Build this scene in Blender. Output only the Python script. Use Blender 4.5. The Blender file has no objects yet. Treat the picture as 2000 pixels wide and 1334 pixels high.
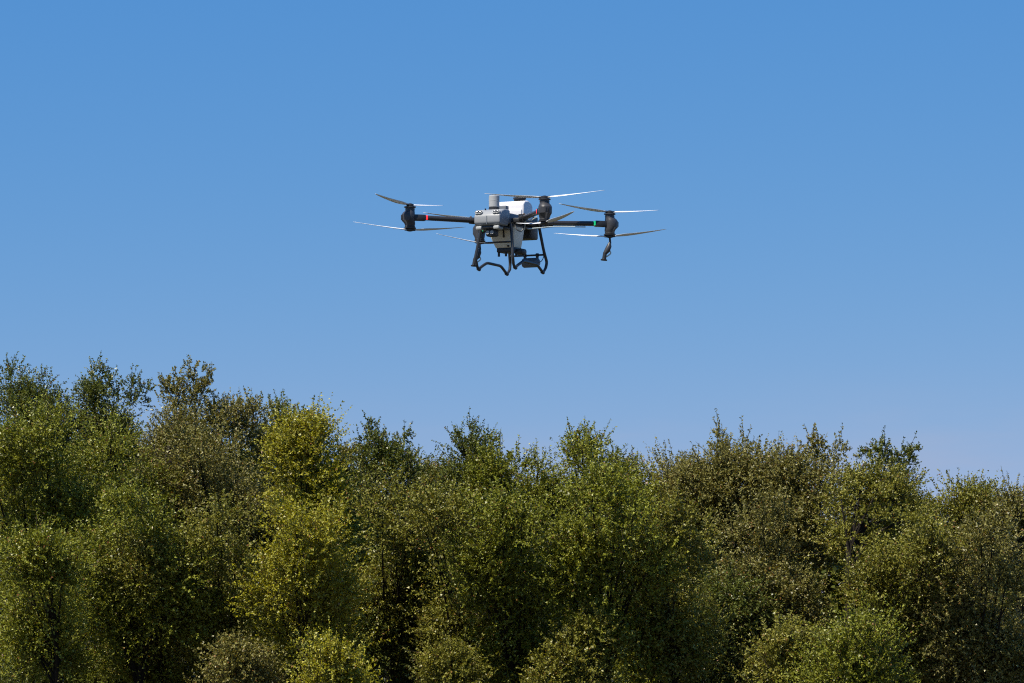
import bpy, bmesh, math, random
import numpy as np
from mathutils import Vector, Matrix, noise

# ------------------------------------------------------------------ camera, sky, sun
SC = bpy.context.scene
COL = SC.collection
R = math.radians
CAM_H, PITCH, FPX = 2.0, R(5.28), 100 / 36 * 2000      # focal length in photo pixels (2000 wide)
cam = bpy.data.objects.new('camera', bpy.data.cameras.new('camera'))
COL.objects.link(cam)
cam.data.lens, cam.data.sensor_width = 100, 36
cam.data.clip_start, cam.data.clip_end = 0.1, 5000
cam.location = (0, 0, CAM_H)
cam.rotation_euler = (R(90) + PITCH, 0, 0)
SC.camera = cam

CLOUD = 1.1
SUN_EL, SUN_AZ = R(56), R(45)      # azimuth: degrees left of the direction from the trees to the camera
world = bpy.data.worlds.new('World')
SC.world = world
world.use_nodes = True
wt = world.node_tree
bg = wt.nodes['Background']
bg.inputs[1].default_value = 0.066
sky = wt.nodes.new('ShaderNodeTexSky')
sky.sky_type = 'NISHITA'
sky.sun_disc = False
sky.sun_elevation = SUN_EL
sky.sun_rotation = R(180) + SUN_AZ
sky.altitude, sky.air_density, sky.dust_density, sky.ozone_density = 2000, 1.0, 0.0, 4.0
sep = wt.nodes.new('ShaderNodeSeparateColor')
com = wt.nodes.new('ShaderNodeCombineColor')
wt.links.new(sky.outputs[0], sep.inputs[0])
# film-like response of the clear sky: the channels keep their order but the span is compressed
for i, (gain, power) in enumerate(((0.60, 1.03), (0.518, 0.47), (0.708, 0.15))):
    d = wt.nodes.new('ShaderNodeMath'); d.operation = 'MULTIPLY'; d.inputs[1].default_value = 0.1
    p = wt.nodes.new('ShaderNodeMath'); p.operation = 'POWER'; p.inputs[1].default_value = power
    m = wt.nodes.new('ShaderNodeMath'); m.operation = 'MULTIPLY'; m.inputs[1].default_value = gain * 10
    wt.links.new(sep.outputs[i], d.inputs[0]); wt.links.new(d.outputs[0], p.inputs[0])
    wt.links.new(p.outputs[0], m.inputs[0]); wt.links.new(m.outputs[0], com.inputs[i])
# a faint veil of cloud low over the horizon
tc = wt.nodes.new('ShaderNodeTexCoord')
mp = wt.nodes.new('ShaderNodeMapping'); mp.inputs['Scale'].default_value = (1, 1, 5); mp.inputs['Location'].default_value = (CLOUD, 0, 0)
cn_ = wt.nodes.new('ShaderNodeTexNoise'); cn_.inputs['Scale'].default_value = 7; cn_.inputs['Detail'].default_value = 5
cr_ = wt.nodes.new('ShaderNodeMapRange'); cr_.inputs['From Min'].default_value = 0.44; cr_.inputs['From Max'].default_value = 0.68
cr_.interpolation_type = 'SMOOTHSTEP'
sx_ = wt.nodes.new('ShaderNodeSeparateXYZ')
lo_ = wt.nodes.new('ShaderNodeMapRange'); lo_.inputs['From Min'].default_value = 0.085; lo_.inputs['From Max'].default_value = 0.03
lo_.interpolation_type = 'SMOOTHSTEP'; lo_.inputs['To Max'].default_value = 0.8
mu_ = wt.nodes.new('ShaderNodeMath'); mu_.operation = 'MULTIPLY'
mx_ = wt.nodes.new('ShaderNodeMix'); mx_.data_type = 'RGBA'; mx_.inputs['B'].default_value = (3.6, 4.4, 6.3, 1)
wt.links.new(tc.outputs['Generated'], mp.inputs[0]); wt.links.new(mp.outputs[0], cn_.inputs['Vector'])
wt.links.new(cn_.outputs['Fac'], cr_.inputs[0]); wt.links.new(tc.outputs['Generated'], sx_.inputs[0])
wt.links.new(sx_.outputs['Z'], lo_.inputs[0]); wt.links.new(cr_.outputs[0], mu_.inputs[0]); wt.links.new(lo_.outputs[0], mu_.inputs[1])
wt.links.new(mu_.outputs[0], mx_.inputs['Factor']); wt.links.new(com.outputs[0], mx_.inputs['A'])
wt.links.new(mx_.outputs['Result'], bg.inputs[0])

sd = bpy.data.lights.new('sun', 'SUN')
sd.energy, sd.angle, sd.color = 5.0, R(0.53), (1.0, 0.93, 0.80)
sun = bpy.data.objects.new('sun', sd)
COL.objects.link(sun)
to_sun = Vector((-math.sin(SUN_AZ) * math.cos(SUN_EL), -math.cos(SUN_AZ) * math.cos(SUN_EL), math.sin(SUN_EL)))
sun.rotation_euler = to_sun.to_track_quat('Z', 'Y').to_euler()
sun.location = (-10, -5, 20)

vs = SC.view_settings
vs.view_transform, vs.look, vs.exposure, vs.gamma, vs.use_curve_mapping = 'Standard', 'None', 0.60, 1.0, False
try:
    SC.cycles.use_denoising = False
    SC.cycles.filter_width = 1.1
    SC.cycles.max_bounces = 5
    SC.cycles.transparent_max_bounces = 4
except Exception:
    pass


def at(px, py, Y):
    """the point at distance Y whose image is photo pixel (px, py)"""
    r, u = (px - 1000) / FPX, -(py - 667) / FPX
    d = Vector((r, math.cos(PITCH) - u * math.sin(PITCH), math.sin(PITCH) + u * math.cos(PITCH)))
    return d * (Y / d.y) + Vector((0, 0, CAM_H))


# ------------------------------------------------------------------ materials
def new_mat(name):
    m = bpy.data.materials.new(name)
    m.use_nodes = True
    return m, m.node_tree, m.node_tree.nodes['Principled BSDF']


def plain(name, col, rough=0.5, metal=0.0, noise=0.0, scale=20.0, bump=0.0, spec=0.5):
    m, nt, b = new_mat(name)
    b.inputs['Base Color'].default_value = (*col, 1)
    b.inputs['Roughness'].default_value = rough
    b.inputs['Metallic'].default_value = metal
    b.inputs['Specular IOR Level'].default_value = spec
    if noise or bump:
        tc = nt.nodes.new('ShaderNodeTexCoord')
        n = nt.nodes.new('ShaderNodeTexNoise')
        n.inputs['Scale'].default_value = scale
        n.inputs['Detail'].default_value = 6
        nt.links.new(tc.outputs['Object'], n.inputs['Vector'])
        if noise:
            mr = nt.nodes.new('ShaderNodeMapRange')
            mr.inputs['To Min'].default_value = 1 - noise
            mr.inputs['To Max'].default_value = 1 + noise
            nt.links.new(n.outputs['Fac'], mr.inputs['Value'])
            mx = nt.nodes.new('ShaderNodeMix'); mx.data_type = 'RGBA'; mx.blend_type = 'MULTIPLY'
            mx.inputs['Factor'].default_value = 1
            mx.inputs['A'].default_value = (*col, 1)
            nt.links.new(mr.outputs[0], mx.inputs['B'])
            nt.links.new(mx.outputs['Result'], b.inputs['Base Color'])
        if bump:
            bp = nt.nodes.new('ShaderNodeBump')
            bp.inputs['Strength'].default_value = bump
            nt.links.new(n.outputs['Fac'], bp.inputs['Height'])
            nt.links.new(bp.outputs[0], b.inputs['Normal'])
    return m


def glow(name, col, strength):
    m, nt, b = new_mat(name)
    b.inputs['Base Color'].default_value = (*[c * 0.5 for c in col], 1)
    b.inputs['Emission Color'].default_value = (*col, 1)
    b.inputs['Emission Strength'].default_value = strength
    return m


def leaf_mat(name, col, highlight, rough=0.4, under=1.9):
    """leaf: a base hue with paler leaves painted in as highlights, a few turned orange-brown, paler underside, some light let through"""
    m, nt, b = new_mat(name)
    at_ = nt.nodes.new('ShaderNodeAttribute'); at_.attribute_name = 'tint'
    cr = nt.nodes.new('ShaderNodeValToRGB')
    e = cr.color_ramp.elements
    e[0].position, e[0].color = 0.0, (*[c * 0.75 for c in col], 1)
    e[1].position, e[1].color = 0.55, (*col, 1)
    for p, c in ((0.74, col), (0.86, highlight), (0.955, highlight), (0.975, (0.22, 0.115, 0.03)), (1.0, (0.17, 0.07, 0.025))):  # the second colour paints bright highlights onto some of the leaves
        x = cr.color_ramp.elements.new(p); x.color = (*c, 1)
    nt.links.new(at_.outputs['Fac'], cr.inputs[0])
    geo = nt.nodes.new('ShaderNodeNewGeometry')
    pale = nt.nodes.new('ShaderNodeMix'); pale.data_type = 'RGBA'
    lite = [min(0.29, (0.85 * c + 0.15 * sum(col) / 3) * under) for c in col]
    pale.inputs['B'].default_value = (*lite, 1)
    half = nt.nodes.new('ShaderNodeMath'); half.operation = 'MULTIPLY'; half.inputs[1].default_value = 0.6
    nt.links.new(geo.outputs['Backfacing'], half.inputs[0])
    nt.links.new(half.outputs[0], pale.inputs['Factor'])
    nt.links.new(cr.outputs[0], pale.inputs['A'])
    nt.links.new(pale.outputs['Result'], b.inputs['Base Color'])
    b.inputs['Roughness'].default_value = rough
    b.inputs['Specular IOR Level'].default_value = 0.27
    tr = nt.nodes.new('ShaderNodeBsdfTranslucent')
    ty = nt.nodes.new('ShaderNodeMix'); ty.data_type = 'RGBA'; ty.blend_type = 'MULTIPLY'
    ty.inputs['Factor'].default_value = 1
    ty.inputs['B'].default_value = (1.5, 1.35, 0.35, 1)
    nt.links.new(cr.outputs[0], ty.inputs['A'])
    nt.links.new(ty.outputs['Result'], tr.inputs[0])
    mix = nt.nodes.new('ShaderNodeMixShader'); mix.inputs[0].default_value = 0.24
    nt.links.new(b.outputs[0], mix.inputs[1]); nt.links.new(tr.outputs[0], mix.inputs[2])
    nt.links.new(mix.outputs[0], nt.nodes['Material Output'].inputs[0])
    return m


M = dict(
    black=plain('black_plastic', (0.022, 0.022, 0.024), 0.42, noise=0.25, scale=30),
    motor=plain('motor_housing', (0.038, 0.038, 0.042), 0.38, noise=0.2, scale=40),
    carbon=plain('carbon_tube', (0.03, 0.028, 0.027), 0.28, noise=0.3, scale=60),
    gear=plain('landing_gear_tube', (0.028, 0.028, 0.03), 0.25, noise=0.15),
    grey=plain('grey_shell', (0.24, 0.25, 0.265), 0.45, noise=0.06, scale=12),
    slate=plain('slate_cover', (0.10, 0.115, 0.14), 0.45, noise=0.1),
    pale=plain('pale_grey', (0.34, 0.35, 0.35), 0.45),
    radar=plain('radar_grey', (0.33, 0.34, 0.35), 0.4, noise=0.04),
    white=plain('white_tank_plastic', (0.64, 0.63, 0.65), 0.35, noise=0.04, scale=8),
    hopper=plain('milky_tank_plastic', (0.80, 0.73, 0.58), 0.35, noise=0.12, scale=7),
    blade=plain('propeller_blade', (0.72, 0.73, 0.75), 0.25),
    hose=plain('clear_hose', (0.55, 0.6, 0.55), 0.25),
    lens=plain('camera_glass', (0.01, 0.01, 0.012), 0.08),
    glint=plain('painted_lens_glint', (0.8, 0.8, 0.8), 0.2),  # white disc painted as a reflection on the lens glass
    brass=plain('brass_screw', (0.45, 0.22, 0.1), 0.35, metal=0.9),
    red=glow('red_light', (1.0, 0.03, 0.04), 0.8),
    green=glow('green_light', (0.02, 0.75, 0.28), 0.5),
    bark=plain('grey_brown_bark', (0.075, 0.06, 0.048), 0.85, noise=0.5, scale=9, bump=0.6),
    darkbark=plain('dark_bark', (0.020, 0.016, 0.012), 0.9, noise=0.4, scale=9, bump=0.6, spec=0.15),
    soil=plain('soil_and_litter', (0.05, 0.045, 0.025), 0.95, noise=0.5, scale=1.5, bump=0.5),
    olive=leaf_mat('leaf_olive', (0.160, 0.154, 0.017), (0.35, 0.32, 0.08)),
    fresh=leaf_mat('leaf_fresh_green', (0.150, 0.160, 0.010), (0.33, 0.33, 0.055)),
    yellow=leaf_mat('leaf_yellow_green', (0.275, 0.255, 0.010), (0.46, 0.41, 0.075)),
    dark=leaf_mat('leaf_dark_green_and_shade', (0.082, 0.096, 0.013), (0.22, 0.22, 0.07), 0.34, 2.2),  # dark green trees; also puts shade into the colour of recessed bushes
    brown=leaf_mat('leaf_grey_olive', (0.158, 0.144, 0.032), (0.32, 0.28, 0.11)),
)


# ------------------------------------------------------------------ object helpers
def mesh_obj(name, me, m, parent=None):
    o = bpy.data.objects.new(name, me)
    COL.objects.link(o)
    if m and not me.materials:
        me.materials.append(m)
    if parent:
        o.parent = parent
    return o


def bm_obj(name, bm, m, parent=None, smooth=40):
    bmesh.ops.recalc_face_normals(bm, faces=bm.faces)
    me = bpy.data.meshes.new(name)
    bm.to_mesh(me); bm.free()
    if smooth:
        for p in me.polygons:
            p.use_smooth = True
        me.set_sharp_from_angle(angle=R(smooth))
    return mesh_obj(name, me, m, parent)


def thing(name, label, cat, loc, group=None):
    o = bpy.data.objects.new(name, None)
    COL.objects.link(o)
    o.empty_display_size = 0.2
    o.location = loc
    o['label'], o['category'] = label, cat
    if group:
        o['group'] = group
    return o


def add_box(bm, lo, hi, bev=0.0, taper=None, seg=2):
    """box lo..hi, bevelled; taper = (fx, fy) scales the bottom about its own centre"""
    r = bmesh.ops.create_cube(bm, size=1)
    vs_ = r['verts']
    c = [(a + b) / 2 for a, b in zip(lo, hi)]
    s = [b - a for a, b in zip(lo, hi)]
    for v in vs_:
        f = taper if taper and v.co.z < 0 else (1, 1)
        v.co = Vector((c[0] + v.co.x * s[0] * f[0], c[1] + v.co.y * s[1] * f[1], c[2] + v.co.z * s[2]))
    if bev:
        es = list({e for v in vs_ for e in v.link_edges})
        bmesh.ops.bevel(bm, geom=es, offset=bev, segments=seg, profile=0.5, affect='EDGES')


def add_tube(bm, pts, rad, n=10, cap=True):
    pts = [Vector(p) for p in pts]
    rad = rad if isinstance(rad, (list, tuple)) else [rad] * len(pts)
    rings = []
    prev = None
    for i, p in enumerate(pts):
        t = (pts[min(i + 1, len(pts) - 1)] - pts[max(i - 1, 0)]).normalized()
        if prev is None:
            a = t.cross(Vector((0.3, 0.9, 0.31))).normalized()
        else:
            a = (prev - t * prev.dot(t)).normalized()
        prev = a
        b = t.cross(a)
        rings.append([bm.verts.new(p + (a * math.cos(2 * math.pi * k / n) + b * math.sin(2 * math.pi * k / n)) * rad[i]) for k in range(n)])
    for i in range(len(rings) - 1):
        for k in range(n):
            bm.faces.new((rings[i][k], rings[i][(k + 1) % n], rings[i + 1][(k + 1) % n], rings[i + 1][k]))
    if cap:
        bm.faces.new(rings[0][::-1]); bm.faces.new(rings[-1])


def smooth_path(pts, k=6):
    """rounded corners: Catmull-Rom through pts"""
    P = [Vector(p) for p in pts]
    P = [P[0] * 2 - P[1]] + P + [P[-1] * 2 - P[-2]]
    out = []
    for i in range(1, len(P) - 2):
        a, b, c, d = P[i - 1:i + 3]
        for j in range(k):
            t = j / k
            out.append(0.5 * ((2 * b) + (c - a) * t + (2 * a - 5 * b + 4 * c - d) * t * t + (3 * b - a - 3 * c + d) * t ** 3))
    out.append(P[-2])
    return out


def round_corners(pts, r, k=4):
    P = [Vector(p) for p in pts]
    out = [P[0]]
    for i in range(1, len(P) - 1):
        a = (P[i - 1] - P[i]); b = (P[i + 1] - P[i])
        rr = min(r, a.length * 0.45, b.length * 0.45)
        s, e = P[i] + a.normalized() * rr, P[i] + b.normalized() * rr
        for j in range(k + 1):
            t = j / k
            out.append(s.lerp(P[i], t).lerp(P[i].lerp(e, t), t))
    out.append(P[-1])
    return out


def add_lathe(bm, prof, n=24, org=(0, 0, 0), shift=None):
    """prof: (radius, z); shift(z) -> xy offset of a ring"""
    rings = []
    for r_, z in prof:
        ox, oy = shift(z) if shift else (0, 0)
        rings.append([bm.verts.new((org[0] + ox + r_ * math.cos(2 * math.pi * k / n), org[1] + oy + r_ * math.sin(2 * math.pi * k / n), org[2] + z)) for k in range(n)])
    for i in range(len(rings) - 1):
        for k in range(n):
            bm.faces.new((rings[i][k], rings[i][(k + 1) % n], rings[i + 1][(k + 1) % n], rings[i + 1][k]))
    bm.faces.new(rings[0][::-1]); bm.faces.new(rings[-1])


def add_prism(bm, prof, y0, y1, bev=0.0, taper=1.0, seg=2):
    """profile in x,z pushed along y; a loft with the ends scaled in width is not needed here"""
    A = [bm.verts.new((x, y0, z)) for x, z in prof]
    B = [bm.verts.new((x, y1, z)) for x, z in prof]
    fs = [bm.faces.new(A[::-1]), bm.faces.new(B)]
    n = len(prof)
    for k in range(n):
        fs.append(bm.faces.new((A[k], A[(k + 1) % n], B[(k + 1) % n], B[k])))
    if bev:
        es = list({e for f in fs for e in f.edges})
        bmesh.ops.bevel(bm, geom=es, offset=bev, segments=seg, profile=0.5, affect='EDGES')


def add_cyl(bm, a, b, r_, n=16):
    add_tube(bm, [a, b], r_, n)


# ------------------------------------------------------------------ ground
gb = bmesh.new()
bmesh.ops.create_grid(gb, x_segments=80, y_segments=80, size=1500)
rg = random.Random(3)
g = bm_obj('ground', gb, M['soil'])
g['kind'] = 'structure'
g['label'] = 'dark bare ground under and in front of the trees'


# ------------------------------------------------------------------ trees
def unit(v):
    return v / np.maximum(np.linalg.norm(v, axis=-1, keepdims=True), 1e-9)


def poly_mesh(name, V, tint=None):
    """V: (n,k,3) corners of n faces -> mesh, tint per face as an attribute"""
    n, k = V.shape[:2]
    me = bpy.data.meshes.new(name)
    me.vertices.add(n * k)
    me.vertices.foreach_set('co', V.reshape(-1).astype(np.float32))
    me.loops.add(n * k)
    me.loops.foreach_set('vertex_index', np.arange(n * k, dtype=np.int32))
    me.polygons.add(n)
    me.polygons.foreach_set('loop_start', np.arange(n, dtype=np.int32) * k)
    if tint is not None:
        a = me.attributes.new('tint', 'FLOAT', 'FACE')
        a.data.foreach_set('value', tint.astype(np.float32))
    me.update(calc_edges=True)
    return me


def leaves_on_twigs(rng, p0, d, L, per, leaf, droop=0.25):
    """pointed leaves set along straight twigs; returns (n,3,3)"""
    n = len(p0)
    t = (np.arange(per)[None, :] + rng.random((n, per))) / per
    t = 0.08 + 0.92 * t
    bend = np.zeros((n, 1, 3)); bend[..., 2] = 1
    P = p0[:, None, :] + d[:, None, :] * (L[:, None] * t)[..., None]
    P = P.reshape(-1, 3)
    D = np.repeat(d, per, axis=0)
    m = len(P)
    rnd = unit(rng.normal(size=(m, 3)))
    ax = unit(D * 0.55 + rnd * 0.9 + np.array([0, 0, -droop]))          # leaf axis
    up = unit(np.array([0, 0, 0.38]) + unit(rng.normal(size=(m, 3))))
    side = unit(np.cross(ax, up))
    nor = np.cross(side, ax)
    s = leaf * (0.62 + 0.56 * rng.random((m, 1)))
    w = s * (0.27 + 0.08 * rng.random((m, 1)))
    base = P
    low = P + ax * s * (0.12 + 0.2 * rng.random((m, 1)))
    V = np.stack([low + side * w * 1.1, P + ax * s, low - side * w * 1.1], axis=1)
    return V


def twig_prisms(p0, d, L, r):
    """three-sided twig stems as quads (n*3,4,3)"""
    a = unit(np.cross(d, np.array([0.31, 0.2, 0.93])))
    b = np.cross(d, a)
    q = []
    for k in range(3):
        c0, s0 = math.cos(2.094 * k), math.sin(2.094 * k)
        c1, s1 = math.cos(2.094 * (k + 1)), math.sin(2.094 * (k + 1))
        o0, o1 = a * c0 + b * s0, a * c1 + b * s1
        e = p0 + d * L[:, None]
        q.append(np.stack([p0 + o0 * r, p0 + o1 * r, e + o1 * r * 0.4, e + o0 * r * 0.4], axis=1))
    return np.concatenate(q)


def spread_on_crown(rng, n, c, rad, low, lean, taper, tries=3):
    """points near the shell of a crown made of several unequal bulges; few below z = low, fewer on the far side;
    the lower part of the crown stands back by lean metres"""
    bulges = [(c, rad * np.array([0.78, 0.8, 0.98]))]
    for _ in range(7):
        sx = rng.uniform(-0.95, 0.95)
        o = np.array([sx, rng.uniform(-0.75, 0.15), rng.uniform(-0.75, 0.55) - 0.35 * sx * sx]) * rad
        bulges.append((c + o, rad * rng.uniform(0.22, 0.5, 3) * np.array([1.1, 1.1, 0.8])))
    wts = np.array([b[1][0] * b[1][2] for b in bulges]); wts /= wts.sum()
    pts = []
    while len(pts) < n:
        best, bd = None, -1
        for _ in range(tries):
            bc, br = bulges[rng.choice(len(bulges), p=wts)]
            v = unit(rng.normal(size=3))
            if v[1] > 0.35 and rng.random() < 0.5:
                continue
            p = bc + v * br * (0.5 + 0.62 * rng.random() ** 0.8)
            # hollows in the crown: no clump where the noise dips
            if p[1] < bc[1] + 0.2 and noise.noise(Vector((p[0] * 1.25, p[1] * 0.9, p[2] * 1.15))) < -0.06 and p[2] < c[2] + rad[2] * 0.7:
                continue
            if p[2] < low and rng.random() < 0.85 or p[2] > c[2] + rad[2]:
                continue
            dd = min((np.linalg.norm((p - q)) for q in pts), default=9)
            if dd > bd:
                best, bd = p, dd
        if best is not None:
            pts.append(best)
    P = np.array(pts)
    t = np.clip((P[:, 2] - (c[2] - rad[2])) / (2 * rad[2]), 0, 1)
    P[:, 1] += lean * (0.65 - t)
    P[:, 0] = c[0] + (P[:, 0] - c[0]) * (1.1 - taper * t)
    return P


def make_tree(seed, name, label, cat, px, top, hw, Y, mat, bottom=1420, dens=1.0, leaf=0.044, lobes=None,
              n_lobes=None, lobe_r=0.42, spiky=1.0, trunk=None, depth=0.85, lean=None, stems=None, bark='darkbark', group='trees of the wood edge'):
    """one tree: trunk, limbs and a crown of leafy twigs gathered in clumps.
    px/top/hw/bottom give the crown in photo pixels at distance Y; lobes adds clumps (px, py, r_px, dY)."""
    if lean is None:
        lean = 0.9 if Y > 42.6 or cat == 'bush' else 2.5
    rng = np.random.default_rng(seed)
    ppm = FPX / Y
    topP = np.array(at(px, top, Y)); botz = max(0.15, at(px, bottom, Y).z)
    if Y > 44.4:
        topP[2] -= 0.06
    half = hw / ppm
    rz = (topP[2] - botz) / 2
    c = np.array([topP[0], Y, (topP[2] + botz) / 2])
    rad = np.array([half, half * depth, rz])
    root = thing(name, label, cat, (c[0], c[1], 0), group)
    org = np.array([c[0], c[1], 0.0])
    # clumps
    shell = rad - lobe_r * 0.5
    shell = np.maximum(shell, 0.12)
    area = 4 * math.pi * ((half * half * depth) ** .8 + 2 * (half * rz) ** .8) / 3
    if n_lobes is None:
        n_lobes = int(np.clip(area / (lobe_r ** 2 * 1.25), 14, 120))
    low = at(px, 1345, Y).z - 0.3
    C = spread_on_crown(rng, n_lobes, c, shell, low, lean, 0.35 if cat == 'bush' else 0.1)
    LR = lobe_r * (0.5 + 0.95 * rng.random(len(C)) ** 1.4)
    if lobes:
        C2 = np.array([np.array(at(a, b, Y + dy)) for a, b, r_, dy in lobes])
        R2 = np.array([r_ / ppm for a, b, r_, dy in lobes])
        C3 = C2 + unit(c + np.array([0, 0, 0.3]) - C2) * (R2 * 1.25)[:, None]
        C = np.concatenate([C, C2, C3]); LR = np.concatenate([LR, R2, R2 * 1.15])
    # twigs of every clump
    p0s, ds, Ls, hue = [], [], [], []
    for q, lr in zip(C, LR):
        k = int(46 * dens * (0.55 + 0.9 * rng.random()) * (lr / 0.42) ** 1.7) + 6
        hue.append(np.full(k, rng.random()))
        v = unit(rng.normal(size=(k, 3)) + unit(q - c) * 0.55 + np.array([0, -0.15, 0.25]))
        f = rng.random((k, 1)) ** 0.6 * 0.75
        squash = np.array([1.1, 1.0, 0.85])
        p0s.append(q + v * f * lr * squash)
        ds.append(unit(v * 0.7 + np.array([0, 0, 0.5]) + rng.normal(size=(k, 3)) * 0.35))
        Ls.append(lr * (0.45 + 0.5 * rng.random(k)))
    # long shoots that stand out of the top
    ns = int((90 if cat == 'bush' else 48) * spiky * max(half, .5))
    if ns:
        hue.append(np.full(ns, 0.4))
        top_c = C[C[:, 2] > np.quantile(C[:, 2], 0.55)]
        q = top_c[rng.integers(0, len(top_c), ns)]
        v = unit(rng.normal(size=(ns, 3)) * 0.35 + np.array([0, 0, 1.0]) + unit(q - c) * 0.25)
        p0s.append(q + v * 0.12); ds.append(v); Ls.append(0.08 + 0.17 * rng.random(ns) ** 2 + lobe_r * 0.36)
    p0, d, L = np.concatenate(p0s), np.concatenate(ds), np.concatenate(Ls)
    V = leaves_on_twigs(rng, p0, d, L, 19, leaf)
    # a thin fill of shaded leaves through the inside
    nf = int(len(V) * 0.08)
    v = unit(rng.normal(size=(nf // 8 + 1, 3))) * (rng.random((nf // 8 + 1, 1)) ** 0.45) * rad * 0.8 + c + np.array([0, lean * 0.25, 0])
    hue = np.repeat(np.concatenate(hue), 19)
    V2 = leaves_on_twigs(rng, v, unit(rng.normal(size=v.shape) + np.array([0, 0, .3])), np.full(len(v), .35), 8, leaf * 1.1)
    V = np.concatenate([V, V2]) - org
    z_ok = V[:, :, 2].min(axis=1) > 0.02
    tint = rng.random(len(V))
    tint[:len(hue)] = np.where(tint[:len(hue)] > 0.95, tint[:len(hue)], np.clip(tint[:len(hue)] * 0.62 + hue * 0.42 - 0.03, 0, 0.95))
    V, tint = V[z_ok], tint[z_ok]
    me = poly_mesh('crown', V, tint)
    o = mesh_obj('crown', me, M[mat], root); o['kind'] = 'stuff'
    # twig stems
    keep = rng.random(len(p0)) < 0.45
    keep[-ns:] = True
    q = twig_prisms(p0[keep] - org, d[keep], L[keep], 0.0045)
    o = mesh_obj('twigs', poly_mesh('twigs', q), M[bark], root); o['kind'] = 'stuff'
    # trunk and limbs
    rr = random.Random(seed)
    tb = bmesh.new()
    if trunk:
        pts = [at(a, b, Y + dy) for a, b, dy in trunk]
        base = Vector((pts[0].x + rr.uniform(-.1, .1), pts[0].y + 0.1, 0))
        path = [base] + pts
        fork = pts[-1]
    else:
        fork = Vector((c[0] + rr.uniform(-.15, .15) * half, c[1] + half * .45 + lean * .2, max(0.5, botz + rz * 0.55)))
        path = [Vector((c[0] + rr.uniform(-.1, .1), c[1] + half * .7 + lean * .5, 0)), Vector((c[0], c[1] + half * .6 + lean * .4, 0)).lerp(fork, .5) + Vector((rr.uniform(-.06, .06), 0, 0)), fork]
    r0 = 0.035 + 0.022 * half
    path = smooth_path([p - Vector(org) for p in path], 4)
    add_tube(tb, path, [r0 * (1 - 0.5 * i / (len(path) - 1)) for i in range(len(path))], 8)
    bm_obj('trunk', tb, M[bark], root)
    for st in stems or ():
        sb = bmesh.new()
        pp = smooth_path([Vector(at(a, b, Y + dy)) - Vector(org) for a, b, dy in st], 4)
        add_tube(sb, pp, [0.017 * (1 - 0.7 * j / (len(pp) - 1)) for j in range(len(pp))], 6)
        bm_obj('limb', sb, M[bark], root)
    lb = bmesh.new()
    order = sorted(range(len(C)), key=lambda i: -LR[i])[:20]
    wpath = [p + Vector(org) for p in path]
    for i in order:
        e = Vector(C[i])
        a = wpath[rr.randrange(len(wpath) // 2, len(wpath))].copy()
        if e.z < a.z + 0.1:
            e.z = max(e.z, a.z - 0.2)
        k1 = a.lerp(e, .4) + Vector((rr.uniform(-.08, .08), rr.uniform(-.08, .08), 0.10 + 0.12 * abs(e.x - a.x)))
        pp = smooth_path([a, k1, e, e + (e - k1).normalized() * LR[i] * 0.5], 3)
        n = len(pp)
        add_tube(lb, [p - Vector(org) for p in pp], [r0 * 0.42 * (1 - 0.88 * j / (n - 1)) for j in range(n)], 5, cap=False)
    o = bm_obj('limbs', lb, M[bark], root); o['kind'] = 'stuff'
    return root, len(V)


T = []
def tree(*a, **k):
    T.append((a, k))

# skyline row, left to right --------------------------------------------------
tree('tree', 'dark green tree at the left edge with a ragged top against the sky', 'tree', 45, 745, 105, 47, 'dark', bottom=1050, lobes=[(20, 745, 45, 0), (90, 757, 34, 0), (108, 790, 30, 0)])
tree('tree', 'small dark pointed treetop between the left edge and the tall sparse tree', 'tree', 200, 735, 62, 47.5, 'dark', bottom=1000, lobes=[(188, 738, 30, 0), (212, 745, 28, 0), (178, 775, 34, 0), (255, 760, 26, 0), (282, 768, 24, 0)], lobe_r=.36)
tree('tree', 'tall sparse tree with a dark forked trunk, the highest of all against the sky', 'tree', 345, 790, 80, 46, 'brown', bottom=1050, dens=.6, lobes=[(375, 722, 22, 0), (398, 738, 24, 0), (352, 740, 26, 0), (378, 755, 28, 0), (325, 752, 20, 0), (408, 750, 16, 0), (385, 775, 26, 0), (360, 785, 30, 0), (340, 770, 26, 0)], lobe_r=.34, trunk=[(318, 1010, -.8), (322, 930, -.8), (326, 890, -.6), (345, 820, 0)], stems=[[(322, 930, -.8), (305, 885, -.9), (292, 845, -.9)], [(322, 915, -.8), (350, 882, -.9), (385, 866, -.9)]], spiky=.3)
tree('tree', 'dull olive tree with a smooth sloping top just right of the tall sparse tree', 'tree', 450, 768, 130, 46.5, 'brown', bottom=1080, lobes=[(420, 812, 30, 0), (480, 815, 34, 0)])
tree('tree', 'bright yellow green tree glowing left of the gap in the skyline', 'tree', 590, 826, 88, 43, 'yellow', bottom=1090, lobes=[(560, 845, 40, -.4), (610, 850, 42, -.4), (650, 930, 34, -.4), (640, 975, 36, -.5)], spiky=.5)
tree('tree', 'thin grey green tree with bare wispy shoots behind the yellow green tree', 'tree', 545, 795, 70, 47.5, 'dark', bottom=1030, dens=.7, lobe_r=.34, lobes=[(545, 800, 18, 0), (580, 808, 18, 0), (610, 822, 20, 0)], spiky=1.2)
tree('tree', 'low dull tree in the gap between the yellow green tree and the twin peaked one', 'tree', 672, 866, 48, 48, 'brown', bottom=1080, lobe_r=.34)
tree('tree', 'glossy dark tree with twin ragged peaks, below and left of the drone', 'tree', 752, 850, 68, 45.5, 'dark', bottom=1080, lobe_r=.36, lobes=[(725, 838, 18, 0), (722, 860, 22, 0), (790, 862, 20, 0), (745, 868, 26, 0), (705, 880, 14, 0)], spiky=.8)
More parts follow.
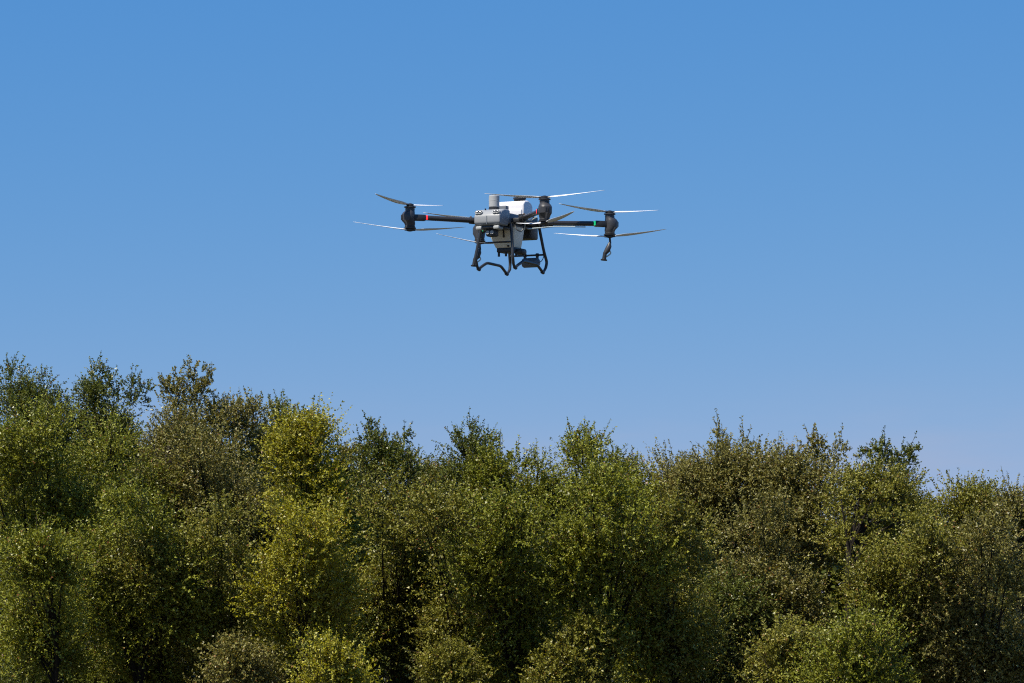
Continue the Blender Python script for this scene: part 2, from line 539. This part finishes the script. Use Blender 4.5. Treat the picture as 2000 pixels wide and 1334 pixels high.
tree('tree', 'low brownish tree in the dip right of the dark twin peaked tree', 'tree', 848, 888, 50, 47, 'brown', bottom=1080, lobe_r=.34)
tree('tree', 'dark green dome shaped tree directly below the drone', 'tree', 925, 852, 66, 46, 'dark', bottom=1080, lobes=[(918, 850, 24, 0), (900, 870, 26, 0), (950, 870, 28, 0)])
tree('tree', 'green tree with a flat fine twigged top to the right of the dark dome', 'tree', 1005, 862, 95, 45.5, 'fresh', bottom=1100, lobe_r=.38)
tree('tree', 'green tree topped by a small tuft below the right rotor of the drone', 'tree', 1140, 862, 120, 45.5, 'fresh', bottom=1100, lobes=[(1142, 855, 22, 0), (1120, 868, 24, 0), (1170, 872, 24, 0)], spiky=1.2)
tree('tree', 'broad olive tree with many wispy shoots right of the tufted green tree', 'tree', 1255, 872, 130, 46, 'olive', bottom=1100, spiky=1.6)
tree('tree', 'low brown olive tree in the shallow dip right of centre', 'tree', 1350, 890, 100, 46.5, 'brown', bottom=1100, spiky=1.5)
tree('tree', 'brown olive tree crowned by a loose spray of upright shoots', 'tree', 1435, 872, 120, 45.5, 'brown', bottom=1120, lobes=[(1408, 858, 20, 0), (1412, 875, 24, 0), (1455, 872, 18, 0)], spiky=1.5)
tree('tree', 'wide olive brown tree with a two pointed top left of the slender forked trunk', 'tree', 1565, 878, 130, 45, 'brown', bottom=1130, lobes=[(1587, 868, 18, 0), (1602, 875, 20, 0), (1640, 885, 22, 0)], spiky=1.3)
tree('tree', 'grey olive tree showing a forked trunk and slender limbs through its thin crown', 'tree', 1690, 905, 105, 43, 'olive', bottom=1120, dens=.62, lobe_r=.36, lobes=[(1695, 1010, 20, -1.0), (1725, 965, 22, -1.0), (1650, 975, 20, -.9), (1700, 1065, 24, -1.0), (1740, 1010, 24, -1.0), (1640, 1050, 24, -.9), (1670, 940, 20, -.9)], trunk=[(1655, 1160, -0.3), (1658, 1100, -0.3), (1662, 1060, -0.3)], stems=[[(1660, 1085, -.3), (1648, 1010, -.4), (1640, 955, -.4), (1646, 915, -.3)], [(1662, 1070, -.3), (1690, 1005, -.45), (1716, 950, -.45), (1732, 900, -.3)], [(1666, 1050, -.3), (1676, 985, -.4), (1684, 930, -.3)], [(1660, 1060, -.3), (1700, 1020, -.4), (1745, 985, -.4)]], spiky=.6)
tree('tree', 'dark tree whose top splits into two leafy tufts near the right end of the skyline', 'tree', 1745, 910, 62, 46.5, 'dark', bottom=1080, lobe_r=.34, lobes=[(1715, 882, 24, 0), (1728, 878, 20, 0), (1700, 895, 22, 0), (1770, 892, 20, 0), (1785, 885, 17, 0), (1756, 905, 24, 0), (1740, 915, 26, 0)], spiky=.5)
tree('tree', 'rounded olive tree on the falling skyline right of the two tufted tree', 'tree', 1850, 948, 82, 45, 'olive', bottom=1150)
tree('tree', 'dark green tree set back in the hollow near the right edge', 'tree', 1910, 962, 52, 45.5, 'fresh', bottom=1150, lobe_r=.36)
tree('tree', 'brownish tree cut off by the right edge of the photo', 'tree', 1990, 955, 62, 44.5, 'brown', bottom=1170, lobe_r=.38, spiky=1.2)

# middle row ------------------------------------------------------------------
tree('tree', 'large yellowish green tree filling the left edge below the skyline', 'tree', 70, 815, 150, 42, 'fresh', bottom=1250)
tree('tree', 'olive tree with pale flecked leaves under the small dark pointed treetop', 'tree', 225, 835, 125, 43.5, 'fresh', bottom=1130)
tree('tree', 'dull brown olive tree behind the forked dark trunk on the left', 'tree', 420, 842, 130, 44, 'brown', bottom=1150)
tree('tree', 'broad green tree with bright speckled leaves right of the left edge tree', 'tree', 250, 950, 125, 40, 'fresh', bottom=1360)
tree('tree', 'pale yellow leaved tree below the bright yellow green one, sunlit to its right edge', 'tree', 575, 975, 120, 39.5, 'yellow', bottom=1370, lobes=[(660, 1010, 32, -.3), (655, 1060, 34, -.3)])
tree('tree', 'olive tree between the pale yellow leaved tree and the forked dark trunk', 'tree', 420, 985, 100, 40.2, 'olive', bottom=1380)
tree('tree', 'shadowed green tree just right of the pale yellow leaved tree', 'tree', 770, 950, 100, 42, 'olive', bottom=1330)
tree('tree', 'olive tree with yellowing leaves in the middle of the wood', 'tree', 880, 945, 90, 40.5, 'olive', bottom=1330, dens=.85)
tree('tree', 'glittering dark leaved tree in the middle of the wood', 'tree', 1010, 960, 110, 40, 'fresh', bottom=1400)
tree('tree', 'wide tree with many pale glinting leaves right of centre', 'tree', 1180, 925, 125, 39.5, 'fresh', bottom=1400, leaf=.047)
tree('tree', 'olive tree bright along its right side, beside the deep shade right of centre', 'tree', 1330, 960, 95, 40, 'olive', bottom=1400, lobes=[(1380, 1060, 30, -.3), (1370, 1110, 30, -.3)])
tree('tree', 'dim brown tree standing in the shade left of the slender forked trunk', 'tree', 1500, 960, 110, 43, 'brown', bottom=1380)
tree('tree', 'pale olive tree with fine drooping leaves right of the slender forked trunk', 'tree', 1775, 985, 105, 41, 'olive', bottom=1390)
tree('tree', 'greyish tree with twiggy brown foliage near the right edge', 'tree', 1925, 1010, 105, 40.5, 'brown', bottom=1400)

# front row of lower trees and bushes; shaded ones take the dark leaf colour ------------------------------------------
F = 'bushes in front of the wood'
tree('bush', 'bright green bush catching the sun at the left edge, low in the photo', 'bush', 90, 1045, 105, 38.7, 'fresh', bottom=1330, lean=2.2, dens=1.25, group=F)
tree('bush', 'speckled olive bush right of the bright green one at the left', 'bush', 300, 1070, 95, 40.5, 'olive', bottom=1330, lean=2.6, group=F)
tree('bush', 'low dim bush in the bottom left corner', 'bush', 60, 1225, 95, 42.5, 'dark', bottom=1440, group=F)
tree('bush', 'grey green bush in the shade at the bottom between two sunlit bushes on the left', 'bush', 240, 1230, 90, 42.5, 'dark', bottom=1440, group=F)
tree('bush', 'pale leaved bush at the bottom, left of the yellow topped low bush', 'bush', 465, 1262, 62, 39.4, 'brown', bottom=1430, group=F)
tree('bush', 'yellow topped low bush at the bottom left of centre', 'bush', 665, 1255, 72, 36.5, 'yellow', bottom=1440, group=F, lobe_r=.36)
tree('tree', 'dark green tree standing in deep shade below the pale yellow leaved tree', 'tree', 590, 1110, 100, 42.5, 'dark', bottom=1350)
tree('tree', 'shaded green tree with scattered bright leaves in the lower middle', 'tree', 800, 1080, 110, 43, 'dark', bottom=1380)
tree('bush', 'low olive bush with fine upright shoots at the bottom centre', 'bush', 880, 1262, 60, 39.9, 'olive', bottom=1440, group=F, lobe_r=.36)
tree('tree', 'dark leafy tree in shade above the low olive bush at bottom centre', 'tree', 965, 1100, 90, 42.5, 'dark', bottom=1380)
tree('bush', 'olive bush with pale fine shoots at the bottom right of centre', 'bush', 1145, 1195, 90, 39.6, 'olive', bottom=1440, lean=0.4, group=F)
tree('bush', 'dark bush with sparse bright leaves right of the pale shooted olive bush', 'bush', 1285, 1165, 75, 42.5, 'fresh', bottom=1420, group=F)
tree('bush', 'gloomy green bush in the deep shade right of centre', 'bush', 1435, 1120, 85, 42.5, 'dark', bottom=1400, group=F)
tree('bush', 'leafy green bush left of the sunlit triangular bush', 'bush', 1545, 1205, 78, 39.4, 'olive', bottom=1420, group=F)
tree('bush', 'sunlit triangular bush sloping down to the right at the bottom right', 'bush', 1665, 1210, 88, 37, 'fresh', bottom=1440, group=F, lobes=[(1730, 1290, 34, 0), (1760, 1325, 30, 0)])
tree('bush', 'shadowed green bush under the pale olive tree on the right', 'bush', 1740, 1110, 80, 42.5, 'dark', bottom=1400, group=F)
tree('bush', 'brown tipped bush at the lower right edge', 'bush', 1915, 1175, 95, 41.5, 'brown', bottom=1430, group=F)

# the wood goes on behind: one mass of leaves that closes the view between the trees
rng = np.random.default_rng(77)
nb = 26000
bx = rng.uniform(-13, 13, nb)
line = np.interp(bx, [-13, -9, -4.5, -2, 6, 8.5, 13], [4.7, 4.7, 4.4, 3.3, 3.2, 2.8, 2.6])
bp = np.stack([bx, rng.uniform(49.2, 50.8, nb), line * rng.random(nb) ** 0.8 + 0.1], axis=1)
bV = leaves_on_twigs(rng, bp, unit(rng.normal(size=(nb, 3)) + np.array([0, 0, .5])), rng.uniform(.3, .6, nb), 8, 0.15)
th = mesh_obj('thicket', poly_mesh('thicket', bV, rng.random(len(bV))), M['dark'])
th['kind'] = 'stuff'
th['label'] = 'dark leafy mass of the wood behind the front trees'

total = 0
for i, (a, k) in enumerate(T):
    _, n = make_tree(100 + i, *a, **k)
    total += n
print('leaves', total)


# ------------------------------------------------------------------ the drone
YAW = R(-117)                       # its nose points left of the camera
centre = at(998, 431, 28.5)
ZO = 0.53                           # the skids' underside is the drone's base
drone = thing('spraying_drone', 'black and grey crop spraying drone with a white tank hovering above the trees', 'drone', (0, 0, 0))
rot = Matrix.Rotation(R(1.7), 4, 'X') @ Matrix.Rotation(YAW, 4, 'Z')
drone.matrix_world = Matrix.Translation(centre) @ rot @ Matrix.Translation((0, 0, -ZO))


def part(name, bm, m, parent=drone, smooth=40, loc=None):
    o = bm_obj(name, bm, M[m], parent, smooth)
    o.location = loc if loc is not None else ((0, 0, ZO) if parent is drone else (0, 0, 0))
    return o


# nose shell with chamfered top, cameras, lights
b = bmesh.new()
add_prism(b, [(0.345, -0.095), (0.505, -0.095), (0.53, -0.07), (0.53, 0.005), (0.485, 0.052), (0.42, 0.075), (0.30, 0.075), (0.30, 0.0)], -0.145, 0.145, 0.016, seg=3)
nose = part('nose_shell', b, 'grey')
b = bmesh.new(); add_box(b, (0.25, -0.13, -0.125), (0.50, 0.13, -0.094), 0.01); part('belly_plate', b, 'black', nose)
b = bmesh.new(); add_box(b, (0.529, -0.004, -0.085), (0.532, 0.004, 0.0)); part('seam', b, 'slate', nose)
cn = Vector((0.047, 0, 0.045)).normalized()
for y in (-0.098, 0.098):
    c0 = Vector((0.508, y, 0.036))
    b = bmesh.new()
    for s in (-1, 1):
        add_cyl(b, c0 + Vector((0, s * 0.016, 0)) - cn * 0.02, c0 + Vector((0, s * 0.016, 0)) + cn * 0.012, 0.026, 20)
    pod = part('camera_pod', b, 'pale', nose)
    for s in (-1, 1):
        cc = c0 + Vector((0, s * 0.017, 0)) + cn * 0.0125
        b = bmesh.new(); add_cyl(b, cc - cn * 0.01, cc + cn * 0.002, 0.0185, 20); part('camera_lens', b, 'lens', nose)
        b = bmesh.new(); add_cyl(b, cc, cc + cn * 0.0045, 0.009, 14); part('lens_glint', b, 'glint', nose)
    b = bmesh.new(); add_box(b, (0.42, y - 0.032, -0.135), (0.525, y + 0.032, -0.099), 0.012); part('landing_lamp', b, 'pale', nose)
for y in (-0.06, 0.06):
    b = bmesh.new(); add_cyl(b, (0.44, y, 0.066), (0.446, y, 0.082), 0.008, 10); part('screw', b, 'black', nose)
# forward radar: upright grey cylinder on a dark collar
b = bmesh.new(); add_lathe(b, [(0.050, 0.10), (0.0535, 0.103), (0.0535, 0.160), (0.0545, 0.161), (0.0545, 0.166), (0.0535, 0.167), (0.0535, 0.212), (0.049, 0.217), (0.02, 0.219)], 32, (0.37, 0, 0)); rad_ = part('radar_cylinder', b, 'radar')
b = bmesh.new(); add_lathe(b, [(0.056, 0.07), (0.056, 0.086), (0.052, 0.0865), (0.052, 0.101)], 32, (0.37, 0, 0)); part('radar_collar', b, 'black', rad_)
# side cover and frame
b = bmesh.new(); add_box(b, (0.02, -0.15, -0.06), (0.345, 0.14, 0.045), 0.015); part('mid_cover', b, 'slate')
b = bmesh.new(); add_box(b, (0.16, -0.06, 0.04), (0.23, 0.06, 0.13), 0.01); part('antenna_block', b, 'slate')
fr = bmesh.new()
for s in (-1, 1):
    add_box(fr, (-0.40, s * 0.175 - 0.022, -0.05), (0.27, s * 0.175 + 0.022, -0.005), 0.006)
for x in (0.245, -0.245):
    add_box(fr, (x - 0.024, -0.25, -0.048), (x + 0.024, 0.25, -0.007), 0.006)
add_box(fr, (-0.22, -0.14, -0.085), (0.23, 0.14, -0.052), 0.006)
part('main_frame', fr, 'black')
# tank: white top above the frame, milky hopper below
b = bmesh.new()
add_prism(b, [(-0.185, -0.02), (0.01, -0.02), (0.02, 0.05), (0.018, 0.165), (-0.02, 0.198), (-0.10, 0.208), (-0.155, 0.178), (-0.195, 0.16), (-0.20, 0.03)], -0.17, 0.15, 0.016, seg=3)
tank = part('tank_top', b, 'white')
b = bmesh.new(); add_prism(b, [(0.012, 0.0), (0.035, 0.0), (0.035, 0.10), (0.012, 0.125)], -0.15, 0.135, 0.006); part('tank_front_panel', b, 'white', tank)
b = bmesh.new(); add_lathe(b, [(0.058, 0.205), (0.058, 0.222), (0.066, 0.223), (0.066, 0.238), (0.05, 0.242)], 28, (-0.085, 0.055, 0)); part('tank_cap', b, 'black', tank)
b = bmesh.new()
up = [(0.205, -0.185), (0.205, 0.14), (-0.03, 0.14), (-0.03, -0.185)]
mi = [(0.205, -0.165), (0.205, 0.138), (-0.03, 0.138), (-0.03, -0.165)]
dn = [(0.175, -0.085), (0.175, 0.125), (0.01, 0.125), (0.01, -0.085)]
rings = [[b.verts.new((x, y, z)) for x, y in rg_] for rg_, z in ((up, -0.06), (mi, -0.12), (dn, -0.295))]
for i in range(2):
    for k in range(4):
        b.faces.new((rings[i][k], rings[i][(k + 1) % 4], rings[i + 1][(k + 1) % 4], rings[i + 1][k]))
b.faces.new(rings[0]); b.faces.new(rings[2])
bmesh.ops.bevel(b, geom=list(b.edges), offset=0.016, segments=3, profile=0.5, affect='EDGES')
hop = part('tank_hopper', b, 'hopper')
b = bmesh.new(); add_box(b, (0.19, 0.015, -0.19), (0.212, 0.027, -0.10), 0.003); part('level_strip', b, 'black', hop)
for z, m_ in ((-0.235, 'brass'), (-0.275, 'black')):
    b = bmesh.new(); add_cyl(b, (0.17, 0.065, z), (0.20, 0.065, z), 0.009, 10); part('screw', b, m_, hop)
# pump block under the hopper
b = bmesh.new()
add_box(b, (0.0, -0.075, -0.335), (0.175, 0.13, -0.287), 0.01)
add_box(b, (0.03, 0.10, -0.36), (0.14, 0.20, -0.30), 0.02)
pump = part('pump_base', b, 'black')
for y, x in ((-0.06, 0.15), (0.02, 0.15), (0.12, 0.12), (0.03, 0.02), (0.18, 0.08)):
    b = bmesh.new(); add_cyl(b, (x, y, -0.375), (x, y, -0.33), 0.012, 10); part('pump_fitting', b, 'black', pump)
# battery behind the tank
b = bmesh.new(); add_box(b, (-0.42, -0.11, -0.165), (-0.23, 0.10, 0.07), 0.015); bat = part('battery', b, 'black')
b = bmesh.new(); add_tube(b, round_corners([(-0.36, -0.06, 0.06), (-0.36, -0.06, 0.10), (-0.36, 0.05, 0.10), (-0.36, 0.05, 0.06)], 0.02), 0.009, 8); part('battery_handle', b, 'black', bat)
# small camera hung under the nose
b = bmesh.new(); add_box(b, (0.36, -0.05, -0.20), (0.46, 0.05, -0.12), 0.015); fpv = part('belly_camera', b, 'black')
for y in (-0.024, 0.024):
    b = bmesh.new(); add_cyl(b, (0.455, y, -0.16), (0.468, y, -0.16), 0.019, 16); part('camera_lens', b, 'pale', fpv)

# arms, motors, propellers
blade_me = {}
def blade_bm(hand):
    b = bmesh.new()
    rings = []
    for i in range(13):
        t = i / 12
        r_ = 0.028 + 0.575 * t
        ch = 0.024 + 0.042 * math.sin(min(1, t / 0.3) * math.pi / 2) - 0.045 * max(0, (t - 0.3) / 0.7) ** 1.2
        if t > 0.97:
            ch *= 0.5
        th = 0.010 * (1 - t) + 0.003
        tw = hand * R(22 - 16 * t ** 0.7)
        z0 = 0.06 * r_ + 0.05 * r_ * r_
        ring = []
        for (cx, cz) in ((0.5, 0), (0.25, 0.55), (-0.15, 0.45), (-0.5, 0), (-0.15, -0.35), (0.25, -0.4)):
            y, z = cx * ch, cz * th
            ring.append(b.verts.new((r_, y * math.cos(tw) - z * math.sin(tw) - hand * 0.012 * math.sin(t * 3), y * math.sin(tw) + z * math.cos(tw) + z0)))
        rings.append(ring)
    for i in range(12):
        for k in range(6):
            b.faces.new((rings[i][k], rings[i][(k + 1) % 6], rings[i + 1][(k + 1) % 6], rings[i + 1][k]))
    b.faces.new(rings[0]); b.faces.new(rings[-1])
    bmesh.ops.recalc_face_normals(b, faces=b.faces)
    me = bpy.data.meshes.new('propeller_blade')
    b.to_mesh(me); b.free()
    for p in me.polygons:
        p.use_smooth = True
    return me
for h in (1, -1):
    blade_me[h] = blade_bm(h)

# (x, y, light colour, angle seen from the camera of the upper and lower blades)
MOTORS = [(0.75, -0.75, 'red', -58, 156), (0.75, 0.75, 'red', 14, 63), (-0.75, 0.75, 'green', -30, 20), (-0.75, -0.75, 'green', 166, 137)]
for mi_, (mx, my, led, au, al) in enumerate(MOTORS):
    out = Vector((mx, my, 0)).normalized()
    ang = math.atan2(my, mx)
    # arm: hinge at the frame, tube, clamp at the motor
    b = bmesh.new()
    add_cyl(b, out * 0.42 + Vector((0, 0, -0.012)), out * (1.0607 - 0.115), 0.0255, 16)
    arm = part('arm', b, 'carbon')
    b = bmesh.new()
    add_cyl(b, out * 0.30 + Vector((0, 0, -0.02)), out * 0.44 + Vector((0, 0, -0.012)), 0.034, 12)
    add_cyl(b, out * 0.335 + Vector((0, 0, -0.065)), out * 0.335 + Vector((0, 0, 0.03)), 0.03, 12)
    part('arm_hinge', b, 'black', arm)
    b = bmesh.new()
    add_box(b, (0.90, -0.03, -0.033), (1.02, 0.03, 0.029), 0.008)
    bmesh.ops.rotate(b, verts=b.verts, cent=(0, 0, 0), matrix=Matrix.Rotation(ang, 3, 'Z'))
    part('arm_clamp', b, 'black', arm)
    b = bmesh.new()
    add_box(b, (0.880, -0.0275, -0.021), (0.9, 0.0275, 0.024), 0.006)
    bmesh.ops.rotate(b, verts=b.verts, cent=(0, 0, 0), matrix=Matrix.Rotation(ang, 3, 'Z'))
    part('arm_light', b, led, arm)
    b = bmesh.new(); add_cyl(b, out * 0.425 + Vector((0, 0, 0.005)), out * 0.425 + Vector((0, 0, 0.03)), 0.009, 10); part('screw', b, 'brass', arm)
    # motor pair in one housing: narrow neck, bulged faceted middle pushed outwards
    def sh(z, out=out):
        f = max(0.0, 1 - abs(z + 0.0) / 0.065)
        f = min(1, f * 2.2)
        return (out.x * 0.018 * f, out.y * 0.018 * f)
    b = bmesh.new()
    add_lathe(b, [(0.034, -0.106), (0.050, -0.102), (0.053, -0.090), (0.049, -0.086), (0.053, -0.072), (0.056, -0.060), (0.0665, -0.034), (0.0675, 0.0), (0.0675, 0.026), (0.060, 0.046), (0.049, 0.062), (0.048, 0.078), (0.050, 0.079), (0.050, 0.084), (0.047, 0.085), (0.047, 0.094), (0.060, 0.097), (0.060, 0.107), (0.04, 0.11)], 16, (0, 0, 0), sh)
    mo = part('motor', b, 'motor', loc=(mx, my, ZO), smooth=24)
    b = bmesh.new(); add_lathe(b, [(0.058, -0.116), (0.062, -0.113), (0.062, -0.105), (0.05, -0.103)], 20); part('motor_flange', b, 'black', mo)
    for s in (-1, 0, 1):                                       # cooling ribs on the outer face
        b = bmesh.new()
        c_ = out * 0.0835 + Vector((-out.y, out.x, 0)) * 0.016 * s
        add_box(b, (-0.006, -0.004, -0.028), (0.006, 0.004, 0.022), 0.002)
        bmesh.ops.rotate(b, verts=b.verts, cent=(0, 0, 0), matrix=Matrix.Rotation(ang, 3, 'Z'))
        bmesh.ops.translate(b, verts=b.verts, vec=c_)
        part('cooling_rib', b, 'black', mo)
    for z, psi, hand in ((0.122, au, 1), (-0.127, al, -1)):
        b = bmesh.new()
        add_lathe(b, [(0.03, -0.012), (0.036, -0.008), (0.036, 0.008), (0.028, 0.012), (0.012, 0.018)] if z > 0 else [(0.014, -0.016), (0.03, -0.012), (0.036, -0.006), (0.036, 0.008), (0.03, 0.012)], 18, (0, 0, z))
        phi = R(117 - psi)
        for k in (0, 1):
            d_ = Vector((math.cos(phi + k * math.pi), math.sin(phi + k * math.pi), 0))
            add_cyl(b, Vector((0, 0, z)) + d_ * 0.02, Vector((0, 0, z + 0.003)) + d_ * 0.055, 0.012, 10)
        part('propeller_hub', b, 'black', mo)
        for k in (0, 1):
            o = mesh_obj('propeller_blade', blade_me[hand], M['blade'], mo)
            o.location = (0, 0, z)
            o.rotation_euler = (0, 0, phi + k * math.pi)
    # spray nozzle under each rear motor
    if led == 'green':
        base = Vector((mx, my, 0))
        side = Vector((-0.454, 0.891, 0)) * -1                 # leans this way
        b = bmesh.new()
        add_tube(b, [base + Vector((0, 0, -0.14)), base + Vector((0, 0, -0.20)) + side * -0.006], 0.011, 10)
        nz = part('spray_nozzle', b, 'black')
        b = bmesh.new()
        p = [base + Vector((0, 0, -0.19)), base + Vector((0, 0, -0.225)) + side * 0.006, base + Vector((0, 0, -0.27)) + side * 0.026, base + Vector((0, 0, -0.305)) + side * 0.052]
        add_tube(b, p, [0.013, 0.026, 0.03, 0.02], 12)
        part('nozzle_body', b, 'motor', nz)
        e = p[-1] + Vector((0, 0, 0.012))
        b = bmesh.new()
        add_tube(b, [e + side * -0.004, e + Vector((0, 0, -0.065)) + side * 0.006, e + Vector((0, 0, -0.07)) + side * 0.007, e + Vector((0, 0, -0.082)) + side * 0.008], [0.02, 0.021, 0.035, 0.032], 16)
        part('spray_disc', b, 'black', nz)
        b = bmesh.new()
        add_tube(b, smooth_path([p[2] - side * 0.025, p[2] + Vector((0, 0, -0.03)) - side * 0.035, e + Vector((0, 0, -0.035)) - side * 0.03, e + Vector((0, 0, -0.045)) - side * 0.012], 4), 0.007, 8)
        part('spray_hose', b, 'hose', nz)

# landing gear: two skids with a raised bridge, each bent up into a front and a rear leg
for s in (-1, 1):
    y0, y1, y2 = s * 0.165, s * 0.21, s * 0.205
    skid = [(0.35, y2, -0.47), (0.32, y2, -0.512), (0.245, y2, -0.475), (0.13, y2, -0.43), (-0.175, y2, -0.437), (-0.315, y2, -0.512), (-0.375, y2, -0.46)]
    b = bmesh.new(); add_tube(b, round_corners(skid, 0.04), 0.0145, 10); sk = part('landing_skid', b, 'gear')
    for x in (0.31, -0.305):
        b = bmesh.new(); add_cyl(b, (x - 0.018, y2, -0.512), (x + 0.018, y2, -0.505), 0.0175, 10); part('foot_sleeve', b, 'black', sk)
    b = bmesh.new(); add_tube(b, round_corners([(0.325, y0, -0.07), (0.352, y0 + (y1 - y0) * .7, -0.29), (0.375, y1, -0.40), (0.35, y2, -0.47)], 0.08, 6), 0.0155, 10); part('landing_leg', b, 'gear')
    b = bmesh.new(); add_tube(b, round_corners([(-0.30, y0, -0.03), (-0.35, y0 + (y1 - y0) * .7, -0.29), (-0.395, y1, -0.40), (-0.375, y2, -0.46)], 0.08, 6), 0.0155, 10); part('landing_leg', b, 'gear')
b = bmesh.new(); add_cyl(b, (0.345, -0.19, -0.25), (0.345, 0.19, -0.25), 0.009, 10); part('cross_bar', b, 'gear')
b = bmesh.new(); add_cyl(b, (-0.355, -0.19, -0.325), (-0.355, 0.19, -0.325), 0.010, 10); rb = part('cross_bar', b, 'gear')
for y in (-0.02, 0.12):
    b = bmesh.new(); add_cyl(b, (-0.355, y - 0.012, -0.325), (-0.355, y + 0.012, -0.325), 0.02, 10); add_box(b, (-0.367, y - 0.01, -0.36), (-0.343, y + 0.01, -0.325)); part('bar_clamp', b, 'black', rb)
b = bmesh.new()
add_tube(b, [(-0.355, -0.045, -0.40), (-0.355, -0.04, -0.40), (-0.355, -0.03, -0.40), (-0.355, 0.12, -0.40), (-0.355, 0.13, -0.40), (-0.355, 0.14, -0.40)], [0.03, 0.044, 0.05, 0.05, 0.044, 0.03], 18)
tr_ = part('terrain_radar', b, 'slate')
b = bmesh.new(); add_tube(b, smooth_path([(-0.355, 0.14, -0.40), (-0.355, 0.17, -0.385), (-0.36, 0.19, -0.34), (-0.35, 0.185, -0.30)], 4), 0.004, 6); part('radar_cable', b, 'black', tr_)
b = bmesh.new(); add_tube(b, smooth_path([(0.24, 0.16, -0.05), (0.27, 0.20, -0.12), (0.25, 0.24, -0.14), (0.22, 0.26, -0.09), (0.20, 0.24, -0.04)], 5), 0.006, 8); part('cable', b, 'black')
# hoses that run from the frame along the arms
b = bmesh.new(); add_tube(b, smooth_path([(0.10, 0.20, -0.11), (0.22, 0.28, -0.02), (0.30, 0.36, -0.045), (0.42, 0.44, -0.055), (0.62, 0.60, -0.05)], 5), 0.006, 8); part('spray_hose', b, 'hose')
b = bmesh.new(); add_tube(b, smooth_path([(-0.02, 0.18, -0.09), (-0.12, 0.26, -0.075), (-0.30, 0.36, -0.05), (-0.55, 0.57, -0.04)], 5), 0.0065, 8); part('spray_hose', b, 'hose')
